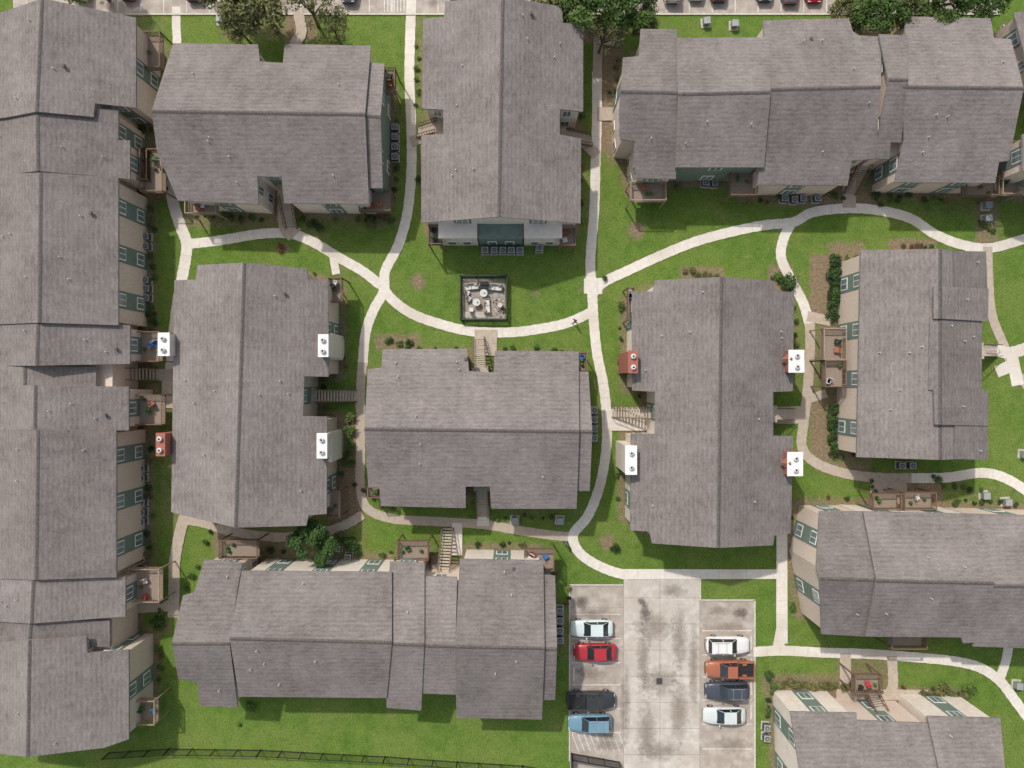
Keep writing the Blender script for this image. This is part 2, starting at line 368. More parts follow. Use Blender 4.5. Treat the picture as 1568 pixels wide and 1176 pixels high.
spots=[(640,432,15,1),(975,353,17,1),(930,830,16,.95),(435,380,10,.9),(1240,830,10,.6),(250,960,14,.9),(1470,740,12,.6),(745,395,20,.4),(1300,905,10,.5),(820,450,16,.5),(660,330,12,.6),(1120,890,14,.5),(580,345,14,.6),(1100,330,18,.4),(1060,1160,14,.5),(600,1090,16,.45),(1130,890,18,.5),(850,1110,20,.4)]
xs=np.concatenate([[-1200,-300,-110,-80,-66],np.arange(-62,62.01,0.33),[66,80,110,300,1200]])
ys=np.concatenate([[-1200,-300,-90,-60,-52],np.arange(-48,48.01,0.33),[52,60,90,300,1200]])
X,Y=np.meshgrid(xs,ys); nx,ny=len(xs),len(ys); px=X.ravel();py=Y.ravel()
dirt=np.zeros(px.size)
for (a,b,c,d,s) in patches:
    x0,y1,_=G(a,b);x1,y0,_=G(c,d)
    dx=np.maximum(np.maximum(x0-px,px-x1),0);dy=np.maximum(np.maximum(y0-py,py-y1),0)
    dirt=np.maximum(dirt,s*np.clip(1-np.hypot(dx,dy)/0.9,0,1))
for (a,b,r,s) in spots:
    c=G(a,b); dirt=np.maximum(dirt,s*np.clip(1.35-np.hypot(px-c.x,py-c.y)/(r*S),0,1))
def segd(x0,y0,x1,y1):
    ex,ey=x1-x0,y1-y0; L2=ex*ex+ey*ey+1e-9
    t=np.clip(((px-x0)*ex+(py-y0)*ey)/L2,0,1); return np.hypot(px-x0-t*ex,py-y0-t*ey)
for sg in FOOT:
    dirt=np.maximum(dirt,0.75*np.clip(1.6-segd(*sg)/0.9,0,1))
PSEG=[]
for (pts,w,_,smo) in PATHS:
    P=[G(x,y) for x,y in (cr(pts,3) if smo else [Vector(p) for p in pts])]
    for a,b in zip(P,P[1:]):
        PSEG.append((a.x,a.y,b.x,b.y,w*S/2))
        dirt=np.maximum(dirt,0.42*np.clip(1-(segd(a.x,a.y,b.x,b.y)-w*S/2)/0.5,0,1))
idx=np.arange(nx*ny).reshape(ny,nx)
fc=np.stack([idx[:-1,:-1],idx[:-1,1:],idx[1:,1:],idx[1:,:-1]],-1).reshape(-1,4)
me=bpy.data.meshes.new('ground'); me.from_pydata(np.stack([px,py,np.zeros_like(px)],1).tolist(),[],fc.tolist())
at=me.attributes.new('dirt','FLOAT','POINT'); at.data.foreach_set('value',dirt.astype(np.float32))
go=bpy.data.objects.new('lawn_ground',me); scene.collection.objects.link(go)
m=bpy.data.materials.new('lawn_grass'); m.use_nodes=True; nt=m.node_tree;N=nt.nodes;L=nt.links;b=N['Principled BSDF']
b.inputs['Roughness'].default_value=0.95; b.inputs['Specular IOR Level'].default_value=0.1
g=N.new('ShaderNodeNewGeometry')
def ns(sc,det=5,rough=.6):
    n=N.new('ShaderNodeTexNoise'); n.inputs['Scale'].default_value=sc;n.inputs['Detail'].default_value=det;n.inputs['Roughness'].default_value=rough
    L.new(g.outputs['Position'],n.inputs['Vector']); return n.outputs['Fac']
def ramp(f,p0,c0,p1,c1):
    r=N.new('ShaderNodeValToRGB'); r.color_ramp.elements[0].position=p0;r.color_ramp.elements[1].position=p1
    r.color_ramp.elements[0].color=(*c0,1);r.color_ramp.elements[1].color=(*c1,1);L.new(f,r.inputs['Fac']);return r.outputs['Color']
def mix(f,a,c,bt='MIX'):
    x=N.new('ShaderNodeMixRGB'); x.blend_type=bt
    if isinstance(f,float): x.inputs['Fac'].default_value=f
    else: L.new(f,x.inputs['Fac'])
    L.new(a,x.inputs['Color1'])
    if isinstance(c,tuple): x.inputs['Color2'].default_value=(*c,1)
    else: L.new(c,x.inputs['Color2'])
    return x.outputs['Color']
base=ramp(ns(0.8,7,.7),0.30,(0.072,0.140,0.024),0.70,(0.138,0.215,0.044))
big=ramp(ns(0.16,4),0.42,(0,0,0),0.62,(1,1,1))
base=mix(big,base,mix(0.5,base,(0.17,0.215,0.058)))
fine=ramp(ns(5.0,6,.8),0.3,(0.5,0.52,0.46),0.7,(1.45,1.4,1.35))
base=mix(1.0,base,fine,'MULTIPLY')
weed=ramp(ns(1.7,6,.75),0.54,(0,0,0),0.68,(1,1,1))
base=mix(weed,base,mix(0.5,base,(0.040,0.090,0.014)))
dry=ramp(ns(0.45,7,.75),0.59,(0,0,0),0.74,(.5,.5,.5))
base=mix(dry,base,(0.22,0.215,0.085))
soil=ramp(ns(4.0,8,.7),0.32,(0.12,0.086,0.055),0.68,(0.31,0.235,0.155))
an=N.new('ShaderNodeAttribute'); an.attribute_name='dirt'
ad=N.new('ShaderNodeMath'); ad.operation='MULTIPLY_ADD'; L.new(ns(1.6,7,.7),ad.inputs[0]); ad.inputs[1].default_value=1.5; L.new(an.outputs['Fac'],ad.inputs[2])
dr=N.new('ShaderNodeMapRange'); dr.inputs['From Min'].default_value=1.10; dr.inputs['From Max'].default_value=1.6; L.new(ad.outputs[0],dr.inputs['Value'])
base=mix(dr.outputs[0],base,soil)
L.new(base,b.inputs['Base Color'])
bp=N.new('ShaderNodeBump');bp.inputs['Strength'].default_value=0.7;bp.inputs['Distance'].default_value=0.08;L.new(ns(9.0,5,.7),bp.inputs['Height']);L.new(bp.outputs[0],b.inputs['Normal'])
me.materials.append(m)
# ---------------------------------------------------------------- paths
def path_mat(name,c1,c2,cs):
    m=bpy.data.materials.new(name); m.use_nodes=True; nt=m.node_tree;N=nt.nodes;L=nt.links;b=N['Principled BSDF']; b.inputs['Roughness'].default_value=0.9
    g=N.new('ShaderNodeNewGeometry')
    n1=N.new('ShaderNodeTexNoise');n1.inputs['Scale'].default_value=2.2;n1.inputs['Detail'].default_value=9;n1.inputs['Roughness'].default_value=.65;L.new(g.outputs['Position'],n1.inputs['Vector'])
    n2=N.new('ShaderNodeTexNoise');n2.inputs['Scale'].default_value=0.22;n2.inputs['Detail'].default_value=4;L.new(g.outputs['Position'],n2.inputs['Vector'])
    r=N.new('ShaderNodeValToRGB');r.color_ramp.elements[0].position=.3;r.color_ramp.elements[1].position=.7;r.color_ramp.elements[0].color=(*c2,1);r.color_ramp.elements[1].color=(*c1,1);L.new(n1.outputs['Fac'],r.inputs['Fac'])
    r2=N.new('ShaderNodeValToRGB');r2.color_ramp.elements[0].position=.48;r2.color_ramp.elements[1].position=.66;L.new(n2.outputs['Fac'],r2.inputs['Fac'])
    mx=N.new('ShaderNodeMixRGB');L.new(r2.outputs['Color'],mx.inputs['Fac']);L.new(r.outputs['Color'],mx.inputs['Color1']);mx.inputs['Color2'].default_value=(*cs,1)
    uv=N.new('ShaderNodeUVMap');sp=N.new('ShaderNodeSeparateXYZ');L.new(uv.outputs['UV'],sp.inputs[0])
    fr=N.new('ShaderNodeMath');fr.operation='FRACT';L.new(sp.outputs['X'],fr.inputs[0])
    lt=N.new('ShaderNodeMath');lt.operation='LESS_THAN';L.new(fr.outputs[0],lt.inputs[0]);lt.inputs[1].default_value=0.03
    ml=N.new('ShaderNodeMath');ml.operation='MULTIPLY';L.new(lt.outputs[0],ml.inputs[0]);ml.inputs[1].default_value=0.35
    m2=N.new('ShaderNodeMixRGB');L.new(ml.outputs[0],m2.inputs['Fac']);L.new(mx.outputs[0],m2.inputs['Color1']);m2.inputs['Color2'].default_value=(0.25,0.22,0.18,1)
    L.new(m2.outputs[0],b.inputs['Base Color']);return m
PM=[path_mat('path_concrete',(0.70,0.655,0.59),(0.57,0.525,0.465),(0.54,0.485,0.42)),path_mat('path_concrete_tan',(0.48,0.41,0.335),(0.345,0.285,0.23),(0.41,0.33,0.255))]
pz=0.03
for (pts,w,mi_,smo) in PATHS:
    P=[G(x,y).xy for x,y in (cr(pts) if smo else [Vector(p) for p in pts])]
    z=pz; pz+=0.0025; hw=w*S/2; vs=[];uv=[];l=0
    for i,p in enumerate(P):
        t=(P[min(i+1,len(P)-1)]-P[max(i-1,0)]).normalized(); n=Vector((-t.y,t.x))
        if i: l+=(p-P[i-1]).length
        jit=1+0.04*math.sin(i*2.3+w)
        vs+=[(p.x+n.x*hw*jit,p.y+n.y*hw*jit,z),(p.x-n.x*hw*jit,p.y-n.y*hw*jit,z)]; uv.append(l/1.5)
    k=len(P)
    fs=[(2*i,2*i+1,2*i+3,2*i+2) for i in range(k-1)]
    vb=len(vs); vs+=[(a,b_,-0.05) for a,b_,_ in vs]
    fs+=[(2*i,2*i+2,vb+2*i+2,vb+2*i) for i in range(k-1)]+[(2*i+3,2*i+1,vb+2*i+1,vb+2*i+3) for i in range(k-1)]
    fs+=[(1,0,vb,vb+1),(2*k-2,2*k-1,vb+2*k-1,vb+2*k-2)]
    me=bpy.data.meshes.new('path'); me.from_pydata(vs,[],fs); ul=me.uv_layers.new(name='UVMap')
    for lp in me.loops: ul.data[lp.index].uv=(uv[(lp.vertex_index%vb)//2],lp.vertex_index%2)
    me.materials.append(PM[mi_]); me.update()
    o=bpy.data.objects.new('path',me); scene.collection.objects.link(o)
# ---------------------------------------------------------------- parking
LOT=mat('lot_concrete',(0.56,0.52,0.47),(0.42,0.38,0.34),1.3,detail=10,c3=(0.42,0.365,0.315),scale2=0.35,bump=0.1)
LOT2=mat('stall_concrete',(0.47,0.415,0.37),(0.31,0.27,0.235),1.1,detail=10,c3=(0.32,0.27,0.225),scale2=0.5,bump=0.1)
def slab(mb,x0,y0,x1,y1,z,m,zb=-0.05):
    a=G(x0,y0);b_=G(x1,y1); mb.box(((a.x+b_.x)/2,(a.y+b_.y)/2,(z+zb)/2),(abs(b_.x-a.x)/2,abs(a.y-b_.y)/2,(z-zb)/2),m)
mb=MB(); slab(mb,955,881,1071,1300,0.020,LOT); slab(mb,873,897,954.7,1300,0.016,LOT2); slab(mb,1071.3,920,1154,1300,0.016,LOT2)
JT=mat('joint_dark',(0.33,0.295,0.26),(.22,.195,.17)); 
for y in range(915,1300,40): slab(mb,955,y,1071,y+0.7,0.024,JT,0.019)
slab(mb,1010,881,1010.8,1300,0.028,JT,0.02)
for y in range(930,1300,60): slab(mb,873,y,954.7,y+.6,0.019,JT,0.01); slab(mb,1071.3,y+10,1154,y+10.6,0.019,JT,0.01)
mb.obj('parking_lot')
PAINT=mat('road_paint_white',(0.74,0.73,0.70),(0.45,0.42,0.38),5,detail=10)
mb=MB()
for y in (940,977,1014,1048,1084,1121): slab(mb,876,y,950,y+1.3,0.022,PAINT,0.015)
for y in (965,1002,1036,1071,1108,1146): slab(mb,1075,y,1151,y+1.3,0.022,PAINT,0.015)
for i in range(9):
    a=G(876+i*9,1124); b_=G(886+i*9,1150); mb.beam((a.x,a.y,0.02),(b_.x,b_.y,0.02),0.04,PAINT,0.003)
mb.obj('parking_stripes')
CURB=mat('curb_concrete',(0.58,0.54,0.48),(0.44,0.41,0.36),4)
mb=MB()
for r in ((871,895,873,1165),(871,894.5,954,896.5),(1154,918,1156.5,990),(1154,1006,1156.5,1300),(1073,917.5,1156,919.5),(1071,882,1073,919)): slab(mb,*r,0.13,CURB)
slab(mb,960,880,1069,881.3,0.05,mat('red_curb_paint',(0.4,0.06,0.05)))
mb.obj('parking_kerb')
mb=MB(); slab(mb,1005,1038,1014,1048,0.034,mat('drain_grate',(0.10,0.10,0.10),(0.05,0.05,0.05),12))
for i in range(4): slab(mb,1006+i*2.2,1039,1006.8+i*2.2,1047,0.042,DARKM,0.03)
mb.obj('storm_drain')
def stain_mat(name,col,strength):
    m=bpy.data.materials.new(name); m.use_nodes=True; nt=m.node_tree;N=nt.nodes;L=nt.links;b=N['Principled BSDF']
    b.inputs['Base Color'].default_value=(*col,1); b.inputs['Roughness'].default_value=.8
    tc=N.new('ShaderNodeUVMap'); sub=N.new('ShaderNodeVectorMath');sub.operation='SUBTRACT';sub.inputs[1].default_value=(.5,.5,0);L.new(tc.outputs[0],sub.inputs[0])
    ln=N.new('ShaderNodeVectorMath');ln.operation='LENGTH';L.new(sub.outputs[0],ln.inputs[0])
    g=N.new('ShaderNodeNewGeometry');n=N.new('ShaderNodeTexNoise');n.inputs['Scale'].default_value=1.6;n.inputs['Detail'].default_value=8;n.inputs['Roughness'].default_value=.75;L.new(g.outputs['Position'],n.inputs['Vector'])
    a=N.new('ShaderNodeMath');a.operation='MULTIPLY_ADD';L.new(ln.outputs['Value'],a.inputs[0]);a.inputs[1].default_value=-1.1;L.new(n.outputs['Fac'],a.inputs[2])
    r=N.new('ShaderNodeMapRange');r.inputs['From Min'].default_value=.02;r.inputs['From Max'].default_value=.42;r.inputs['To Max'].default_value=strength;L.new(a.outputs[0],r.inputs['Value']);L.new(r.outputs[0],b.inputs['Alpha']);return m
STAIN=[stain_mat('oil_stain',(.15,.125,.11),.75),stain_mat('tyre_grime',(.27,.225,.19),.5)]
sv=[];sf=[];sm=[];zz=.030
def stain(x,y,rx,ry,k):
    global zz
    c=G(x,y);rx*=S;ry*=S;o=len(sv); sv.extend([(c.x-rx,c.y-ry,zz),(c.x+rx,c.y-ry,zz),(c.x+rx,c.y+ry,zz),(c.x-rx,c.y+ry,zz)]); sf.append((o,o+1,o+2,o+3)); sm.append(k); zz+=.0006
for a in ((988,938,12,20,0),(983,922,10,9,0),(1135,938,16,12,0),(890,922,16,12,0),(1100,935,22,10,1),(1010,1043,34,30,1),(930,1128,18,10,1),(1030,905,30,12,1),(990,1120,20,60,1),(1040,1090,18,60,1),(985,1010,14,70,1),(1040,980,16,70,1),(900,1030,40,14,1),(1110,960,40,10,1),(930,1140,30,12,1),(1120,1140,36,16,1),(1062,1020,10,90,1),(958,1080,10,80,1),(1012,1150,50,20,1),(910,940,40,12,1),(1110,1070,40,8,1),(1000,960,40,30,1)): stain(*a)
for i in range(28): stain(random.uniform(30,1520),random.uniform(-30,14),random.uniform(6,16),random.uniform(4,9),random.randint(0,1))
me=bpy.data.meshes.new('pavement_stains'); me.from_pydata(sv,[],sf); ul=me.uv_layers.new(name='UVMap')
for i,lp in enumerate(me.loops): ul.data[i].uv=((0,0),(1,0),(1,1),(0,1))[i%4]
for q in STAIN: me.materials.append(q)
me.polygons.foreach_set('material_index',sm); scene.collection.objects.link(bpy.data.objects.new('pavement_stains',me))
mb=MB()
for y in (958,995,1031,1066,1102):
    slab(mb,877,y-11,880,y+11,0.12,CURB)
for y in (984,1019,1053,1090): slab(mb,1148,y-11,1151,y+11,0.12,CURB)
mb.obj('wheel_stops')
mb=MB(); slab(mb,20,-200,1530,21,0.018,LOT2); mb.obj('parking_lot')
mb=MB()
for x in range(40,1530,35): slab(mb,x,-45,x+1.3,19,0.024,PAINT,0.017)
for i in range(8): slab(mb,588+i*5,-20,589.5+i*5,18,0.026,PAINT,0.017)
mb.obj('parking_stripes')
mb=MB(); slab(mb,20,21,1530,23.5,0.13,CURB); mb.obj('parking_kerb')
# ---------------------------------------------------------------- vehicles
TYRE=mat('tyre_rubber',(0.02,0.02,0.02)); CGL=mat('car_glass',(0.025,0.035,0.04),(0.015,0.02,0.025),1,rough=0.05,spec=0.8)
LAMPW=mat('headlamp_lens',(0.6,0.62,0.62),rough=0.2); LAMPR=mat('tail_lamp',(0.35,0.02,0.02),rough=0.3); HUB=mat('alloy_wheel',(0.4,0.4,0.4),rough=0.3,metal=0.6)
def vehicle(kind,x,y,rot,col,name=None):
    names={'sedan':'parked_sedan','suv':'parked_suv','pickup':'parked_pickup_truck'}
    c=G(x,y); e=empty(name or names[kind],(c.x,c.y,0.025)); e.rotation_euler[2]=rot
    pm=mat('car_paint_%.2f_%.2f_%.2f'%col,col,tuple(v*0.93 for v in col),1,rough=0.3,spec=0.5)
    k={'sedan':1.0,'suv':1.02,'pickup':1.13}[kind]
    st=[(-2.32,.66,.72),(-2.22,.80,.88),(-1.7,.89,.96),(-0.9,.91,.97),(0,.91,.95),(0.8,.91,.95),(1.4,.89,.90),(1.95,.82,.80),(2.2,.72,.70),(2.32,.55,.60)]
    up={'sedan':0,'suv':.12,'pickup':.2}[kind]
    bm=bmesh.new(); rings=[]
    for (sx,hw,zt) in st:
        zt+=up; half=[(hw*.92,.26),(hw*1.0,.42),(hw*1.01,.66),(hw*.97,zt-.08),(hw*.86,zt-.01),(hw*.4,zt+.03)]
        if kind=='pickup' and sx<-0.8: half=[(hw*.92,.3),(hw,.5),(hw*1.0,.75),(hw*.99,.95),(hw*.93,.97),(hw*.4,.97)]
        pts=[(a,b_) for a,b_ in half]+[(-a,b_) for a,b_ in half[::-1]]
        rings.append([bm.verts.new((sx*k,a,b_)) for a,b_ in pts])
    for r0,r1 in zip(rings,rings[1:]):
        for i in range(12): bm.faces.new((r0[i],r0[(i+1)%12],r1[(i+1)%12],r1[i]))
    bm.faces.new(rings[0]);bm.faces.new(rings[-1][::-1]); bmesh.ops.recalc_face_normals(bm,faces=bm.faces)
    for f in bm.faces: f.smooth=True
    me=bpy.data.meshes.new('body'); bm.to_mesh(me);bm.free(); me.materials.append(pm)
    o=bpy.data.objects.new('body',me);scene.collection.objects.link(o);o.parent=e
    cfg={'sedan':((-1.85,.95),(-1.15,.15),.93,1.43),'suv':((-2.2,1.0),(-1.95,.2),1.02,1.72),'pickup':((-.75,1.25),(-.6,.45),1.1,1.80)}[kind]
    (b0,b1),(t0,t1),zb,ztp=cfg; bw,tw=.84,.64
    bm=bmesh.new()
    B_=[bm.verts.new(p) for p in ((b0,-bw,zb),(b1,-bw*.93,zb),(b1,bw*.93,zb),(b0,bw,zb))]
    T_=[bm.verts.new(p) for p in ((t0,-tw,ztp),(t1,-tw,ztp),(t1,tw,ztp),(t0,tw,ztp))]
    bm.faces.new(T_); bm.faces.new(B_[::-1]); sides=[bm.faces.new((B_[i],B_[(i+1)%4],T_[(i+1)%4],T_[i])) for i in range(4)]
    bmesh.ops.recalc_face_normals(bm,faces=bm.faces)
    bmesh.ops.inset_individual(bm,faces=sides,thickness=0.055,depth=-0.012)
    for f in sides: f.material_index=1
    me=bpy.data.meshes.new('cabin'); bm.to_mesh(me);bm.free(); me.materials.append(pm);me.materials.append(CGL)
    o=bpy.data.objects.new('cabin',me);scene.collection.objects.link(o);o.parent=e
    bv=o.modifiers.new('b','BEVEL');bv.width=0.03;bv.segments=2
    mb=MB()
    for sx in(-1.42*k,1.45*k):
        for sy in(-1,1):
            mb.cyl((sx,sy*.80-.11,.33),.33,.22,TYRE,18,axis='y'); mb.cyl((sx,sy*.91-.012,.33),.2,.024,HUB,12,axis='y')
    for sy in(-1,1):
        mb.box((2.2*k,sy*.52,.62+up),(.09,.15,.06),LAMPW); mb.box((-2.27*k,sy*.58,.76+up*.6),(.06,.13,.08),LAMPR)
        mb.box((b1-.35,sy*.98,1.0+up*.7),(.07,.1,.06),pm)
        mb.box(((b0+b1)/2-.1,sy*(bw+tw)/2*1.0,(zb+ztp)/2),(.035,.03,(ztp-zb)/2*.9),pm)
    if kind=='suv':
        for sy in(-1,1): mb.box(((t0+t1)/2,sy*.55,ztp+.05),(.8,.02,.02),GREYM)
        for sx in(-1.3,-.4): mb.box((sx,0,ztp+.06),(.02,.55,.015),GREYM)
    if kind=='pickup':
        bl=(-2.5,-.85); mb.box((sum(bl)/2,0,1.0),((bl[1]-bl[0])/2,.72,.025),DARKM)
        for sy in(-1,1): mb.box((sum(bl)/2,sy*.85,1.08),((bl[1]-bl[0])/2,.08,.15),pm)
        mb.box((-2.55,0,1.08),(.05,.93,.15),pm)
        for sy in(-1,1): mb.box((-1.5,sy*.6,1.1),(.22,.1,.09),pm)
    mb.box((2.3*k,0,.42),(.05,.6,.08),DARKM); mb.box((-2.33*k,0,.42),(.04,.6,.08),DARKM)
    mb.obj('fittings',e,bevel=0.015); return e
pi=math.pi
vehicle('sedan',905,959,pi,(0.60,0.68,0.68)); vehicle('sedan',910,995,pi,(0.40,0.03,0.04))
vehicle('pickup',904,1067,0,(0.035,0.04,0.045)); vehicle('suv',902,1102,pi,(0.15,0.27,0.35))
vehicle('suv',1111,984,0,(0.70,0.70,0.69)); vehicle('pickup',1114,1020,pi,(0.34,0.12,0.065)); vehicle('suv',1110,1053,pi,(0.055,0.065,0.085)); vehicle('sedan',1106,1091,pi,(0.56,0.60,0.59))
cols=[(.6,.62,.62),(.4,.02,.03),(.05,.05,.06),(.5,.5,.5),(.03,.04,.08),(.7,.7,.7),(.12,.13,.15)]
for i,x in enumerate((128,200,300,535,702,737,1027,1064,1098,1168,1207,1243,1300)):
    vehicle('sedan' if i%3 else 'suv',x,-24+random.randint(-3,3),-pi/2 if i%2 else pi/2,cols[(i*2)%7 if x not in (702,737) else (2 if x==702 else 1)])
vehicle('suv',1560,52,0.1,(.35,.36,.37))
# ---------------------------------------------------------------- chimneys
def chimney(par,x,y,w,h,red=False,zt=7.3,side=None):
    c=G(x,y,zt); mb=MB(); hw=w*S*.9/2; hh=h*S*.9/2
    wallm=REDB if red else (side or CREAM)
    mb.box((c.x,c.y,(zt-.3)/2),(hw-.03,hh-.03,(zt-.3)/2),wallm); mb.box((c.x,c.y,zt-.27),(hw+.04,hh+.04,.06),WHITE if not red else REDB)
    for s_ in(-1,1):
        mb.cyl((c.x,c.y+s_*hh*.5,zt-.22),.16,.28,GREYM,14); mb.cyl((c.x,c.y+s_*hh*.5,zt+.05),.27,.07,VENT,16,r2=.2); mb.cyl((c.x,c.y+s_*hh*.5,zt+.12),.1,.05,DARKM,10)
    mb.obj('chimney',par)
for a in ((494,529,15,34),(492,683,15,38),(249,527,17,35),(244,681,13,35,True)): chimney(F,*a)
chimney(D,1221,553,23,34,side=REDB); chimney(D,1219,711,23,36,side=REDB); chimney(D,970,554,14,34,True); chimney(D,967,705,17,44)
def gable(par,x,y,w,h,z,m):
    c=G(x,y,z); a=w*S/2;b_=h*S/2
    mb=MB(); mb.add([(c.x-a,c.y,z),(c.x+a,c.y-b_,z),(c.x+a,c.y+b_,z),(c.x+a,c.y,z+.7)],[(0,1,3),(0,3,2),(1,2,3),(0,2,1)],m); mb.obj('chimney_cricket',par)
CR=mat('cricket_red',(.28,.10,.07)); gable(D,1203,550,12,20,6.6,CR); gable(D,1201,709,12,22,6.6,CR)
# ---------------------------------------------------------------- stairs & balconies
BOXES=[]
def stairs(par,p0,p1,w=1.15,z1=2.7,n=14):
    a=G(*p0,0.1); b_=G(*p1,z1); mb=MB(); d=Vector((b_.x-a.x,b_.y-a.y,0)); L_=d.length; d.normalize(); s_=Vector((-d.y,d.x,0)); ang=math.atan2(d.y,d.x)
    BOXES.append((min(a.x,b_.x)-.7,min(a.y,b_.y)-.7,max(a.x,b_.x)+.7,max(a.y,b_.y)+.7))
    for i in range(n):
        t=(i+.5)/n; p=a.lerp(b_,t); mb.box((p.x,p.y,.1+z1*(i+1)/n-.1),(L_/n*.34,w/2,.03),STEP,ang)
    for q in(-1,1):
        o=s_*q*(w/2+.04); mb.beam(a+o,b_+o,.04,WOOD,.13); mb.beam(a+o+Vector((0,0,1)),b_+o+Vector((0,0,.95)),.035,WOOD)
        for i in range(0,n+1,2):
            p=a.lerp(b_,i/n)+o; mb.beam(p,p+Vector((0,0,.98)),.022,WOOD)
    c=b_+d*.6; mb.box((c.x,c.y,z1),(.6,w/2+.3,.07),STEP,ang)
    for q in (-1,1):
        o=s_*q*(w/2+.25); mb.beam((c.x+o.x,c.y+o.y,0),(c.x+o.x,c.y+o.y,z1),.07,WOOD)
    mb.obj('stairs',par)
for par,p,q in ((B,(447,350),(437,300)),(E,(733,517),(735,562)),(F,(546,606),(482,606)),(A,(243,573),(168,573)),(C,(640,202),(668,194)),(C,(905,215),(868,208)),
  (D,(937,630),(996,632)),(D,(1213,634),(1190,634)),(Q,(686,808),(680,872)),(K,(1323,1040),(1346,1084)),(I,(1526,537),(1506,537)),(U,(1300,298),(1322,255)),(E,(739,792),(738,752)),(Q,(668,850),(668,880))):
    stairs(par,p,q)
ITEM=[mat('pot_terracotta',(.35,.13,.07)),mat('blue_plastic',(.06,.15,.35)),mat('bbq_black',(.03,.03,.03)),mat('cushion_white',(.6,.6,.58)),mat('red_plastic',(.4,.05,.05)),mat('plant_pot_green',(.05,.14,.03))]
DECK=mat('deck_boards',(.31,.245,.19),(.20,.155,.12),4,stretch=(1,8,1))
def balcony(par,x0,y0,x1,y1,z=2.7,items=3,m=None):
    m=m or WOOD; zz=z+1.0 if z>1 else 1.0
    a=G(x0,y0,zz);b_=G(x1,y1,zz); xa,xb=a.x,b_.x; ya,yb=b_.y,a.y; mb=MB()
    BOXES.append((xa-.2,ya-.2,xb+.2,yb+.2))
    mb.box(((xa+xb)/2,(ya+yb)/2,max(z,.06)),((xb-xa)/2-.03,(yb-ya)/2-.03,.06),DECK)
    cs=[(xa,ya),(xb,ya),(xb,yb),(xa,yb)]
    for i in range(4):
        p=cs[i];q=cs[(i+1)%4]; mb.beam((*p,0),(*p,zz),.06,m); mb.beam((*p,zz),(*q,zz),.05,m,.03); mb.beam((*p,z+.12),(*q,z+.12),.03,m)
        n=int(math.hypot(q[0]-p[0],q[1]-p[1])/.16)
        for k in range(1,n):
            t=k/n; u=(p[0]+(q[0]-p[0])*t,p[1]+(q[1]-p[1])*t); mb.beam((*u,z+.1),(*u,zz),.02,m)
    for k in range(items):
        u=random.uniform(xa+.35,xb-.35) if xb-xa>.9 else (xa+xb)/2; v=random.uniform(ya+.35,yb-.35) if yb-ya>.9 else (ya+yb)/2
        it=random.choice(ITEM); r=random.random()
        if r<.45: mb.cyl((u,v,z+.06),.13,.3,ITEM[0],10,r2=.19); mb.cyl((u,v,z+.36),.2,.2,ITEM[5],7,r2=.08)
        else:
            an=random.uniform(0,6.28); mb.box((u,v,z+.45),(.25,.25,.03),it,an); mb.box((u-.25*math.cos(an),v-.25*math.sin(an),z+.68),(.03,.25,.22),it,an)
            for sx in(-1,1):
                for sy in(-1,1): mb.box((u+sx*.17,v+sy*.17,z+.25),(.02,.02,.2),it)
    mb.obj('balcony',par)
for par,r in ((C,(656,345,676,373)),(C,(858,347,881,375)),(B,(550,290,597,322)),(B,(588,102,604,140)),(U,(966,278,1020,306)),(U,(1120,262,1160,298)),(D,(962,440,972,490)),
  (I,(1262,503,1296,550)),(I,(1264,552,1296,592)),(J,(1338,757,1380,780)),(J,(1386,755,1434,780)),(Q,(335,828,393,855)),(Q,(608,830,655,858)),(Q,(803,842,848,874)),
  (F,(502,425,522,462)),(F,(500,752,520,792)),(A,(203,228,224,274)),(A,(205,508,243,553)),(A,(205,605,247,650)),(A,(196,872,243,922)),(A,(206,48,244,102)),(A,(206,1074,236,1110)),
  (E,(884,540,898,568)),(E,(563,746,582,762)),(A,(214,228,248,292)),(M,(1537,216,1566,262)),(M,(1545,60,1568,106)),(M,(1536,262,1568,296)),(U,(1480,270,1530,298)),(J,(1366,962,1420,994)),(B,(283,300,330,326)),(K,(1310,1036,1352,1062))):
    balcony(par,*r,z=random.choice([2.6,2.7]),m=random.choice([WOOD,WOOD,TAN]))
def bay(par,x0,y0,x1,y1,h=5.2,m=None):
    mb=MB(); a=G(x0,y0);b_=G(x1,y1); mb.box(((a.x+b_.x)/2,(a.y+b_.y)/2,h/2),(abs(a.x-b_.x)/2,abs(a.y-b_.y)/2,h/2),m or CREAM); mb.obj('wall_bay',par)
bay(F,500,515,526,552); bay(F,500,668,526,700); bay(D,958,684,975,720)
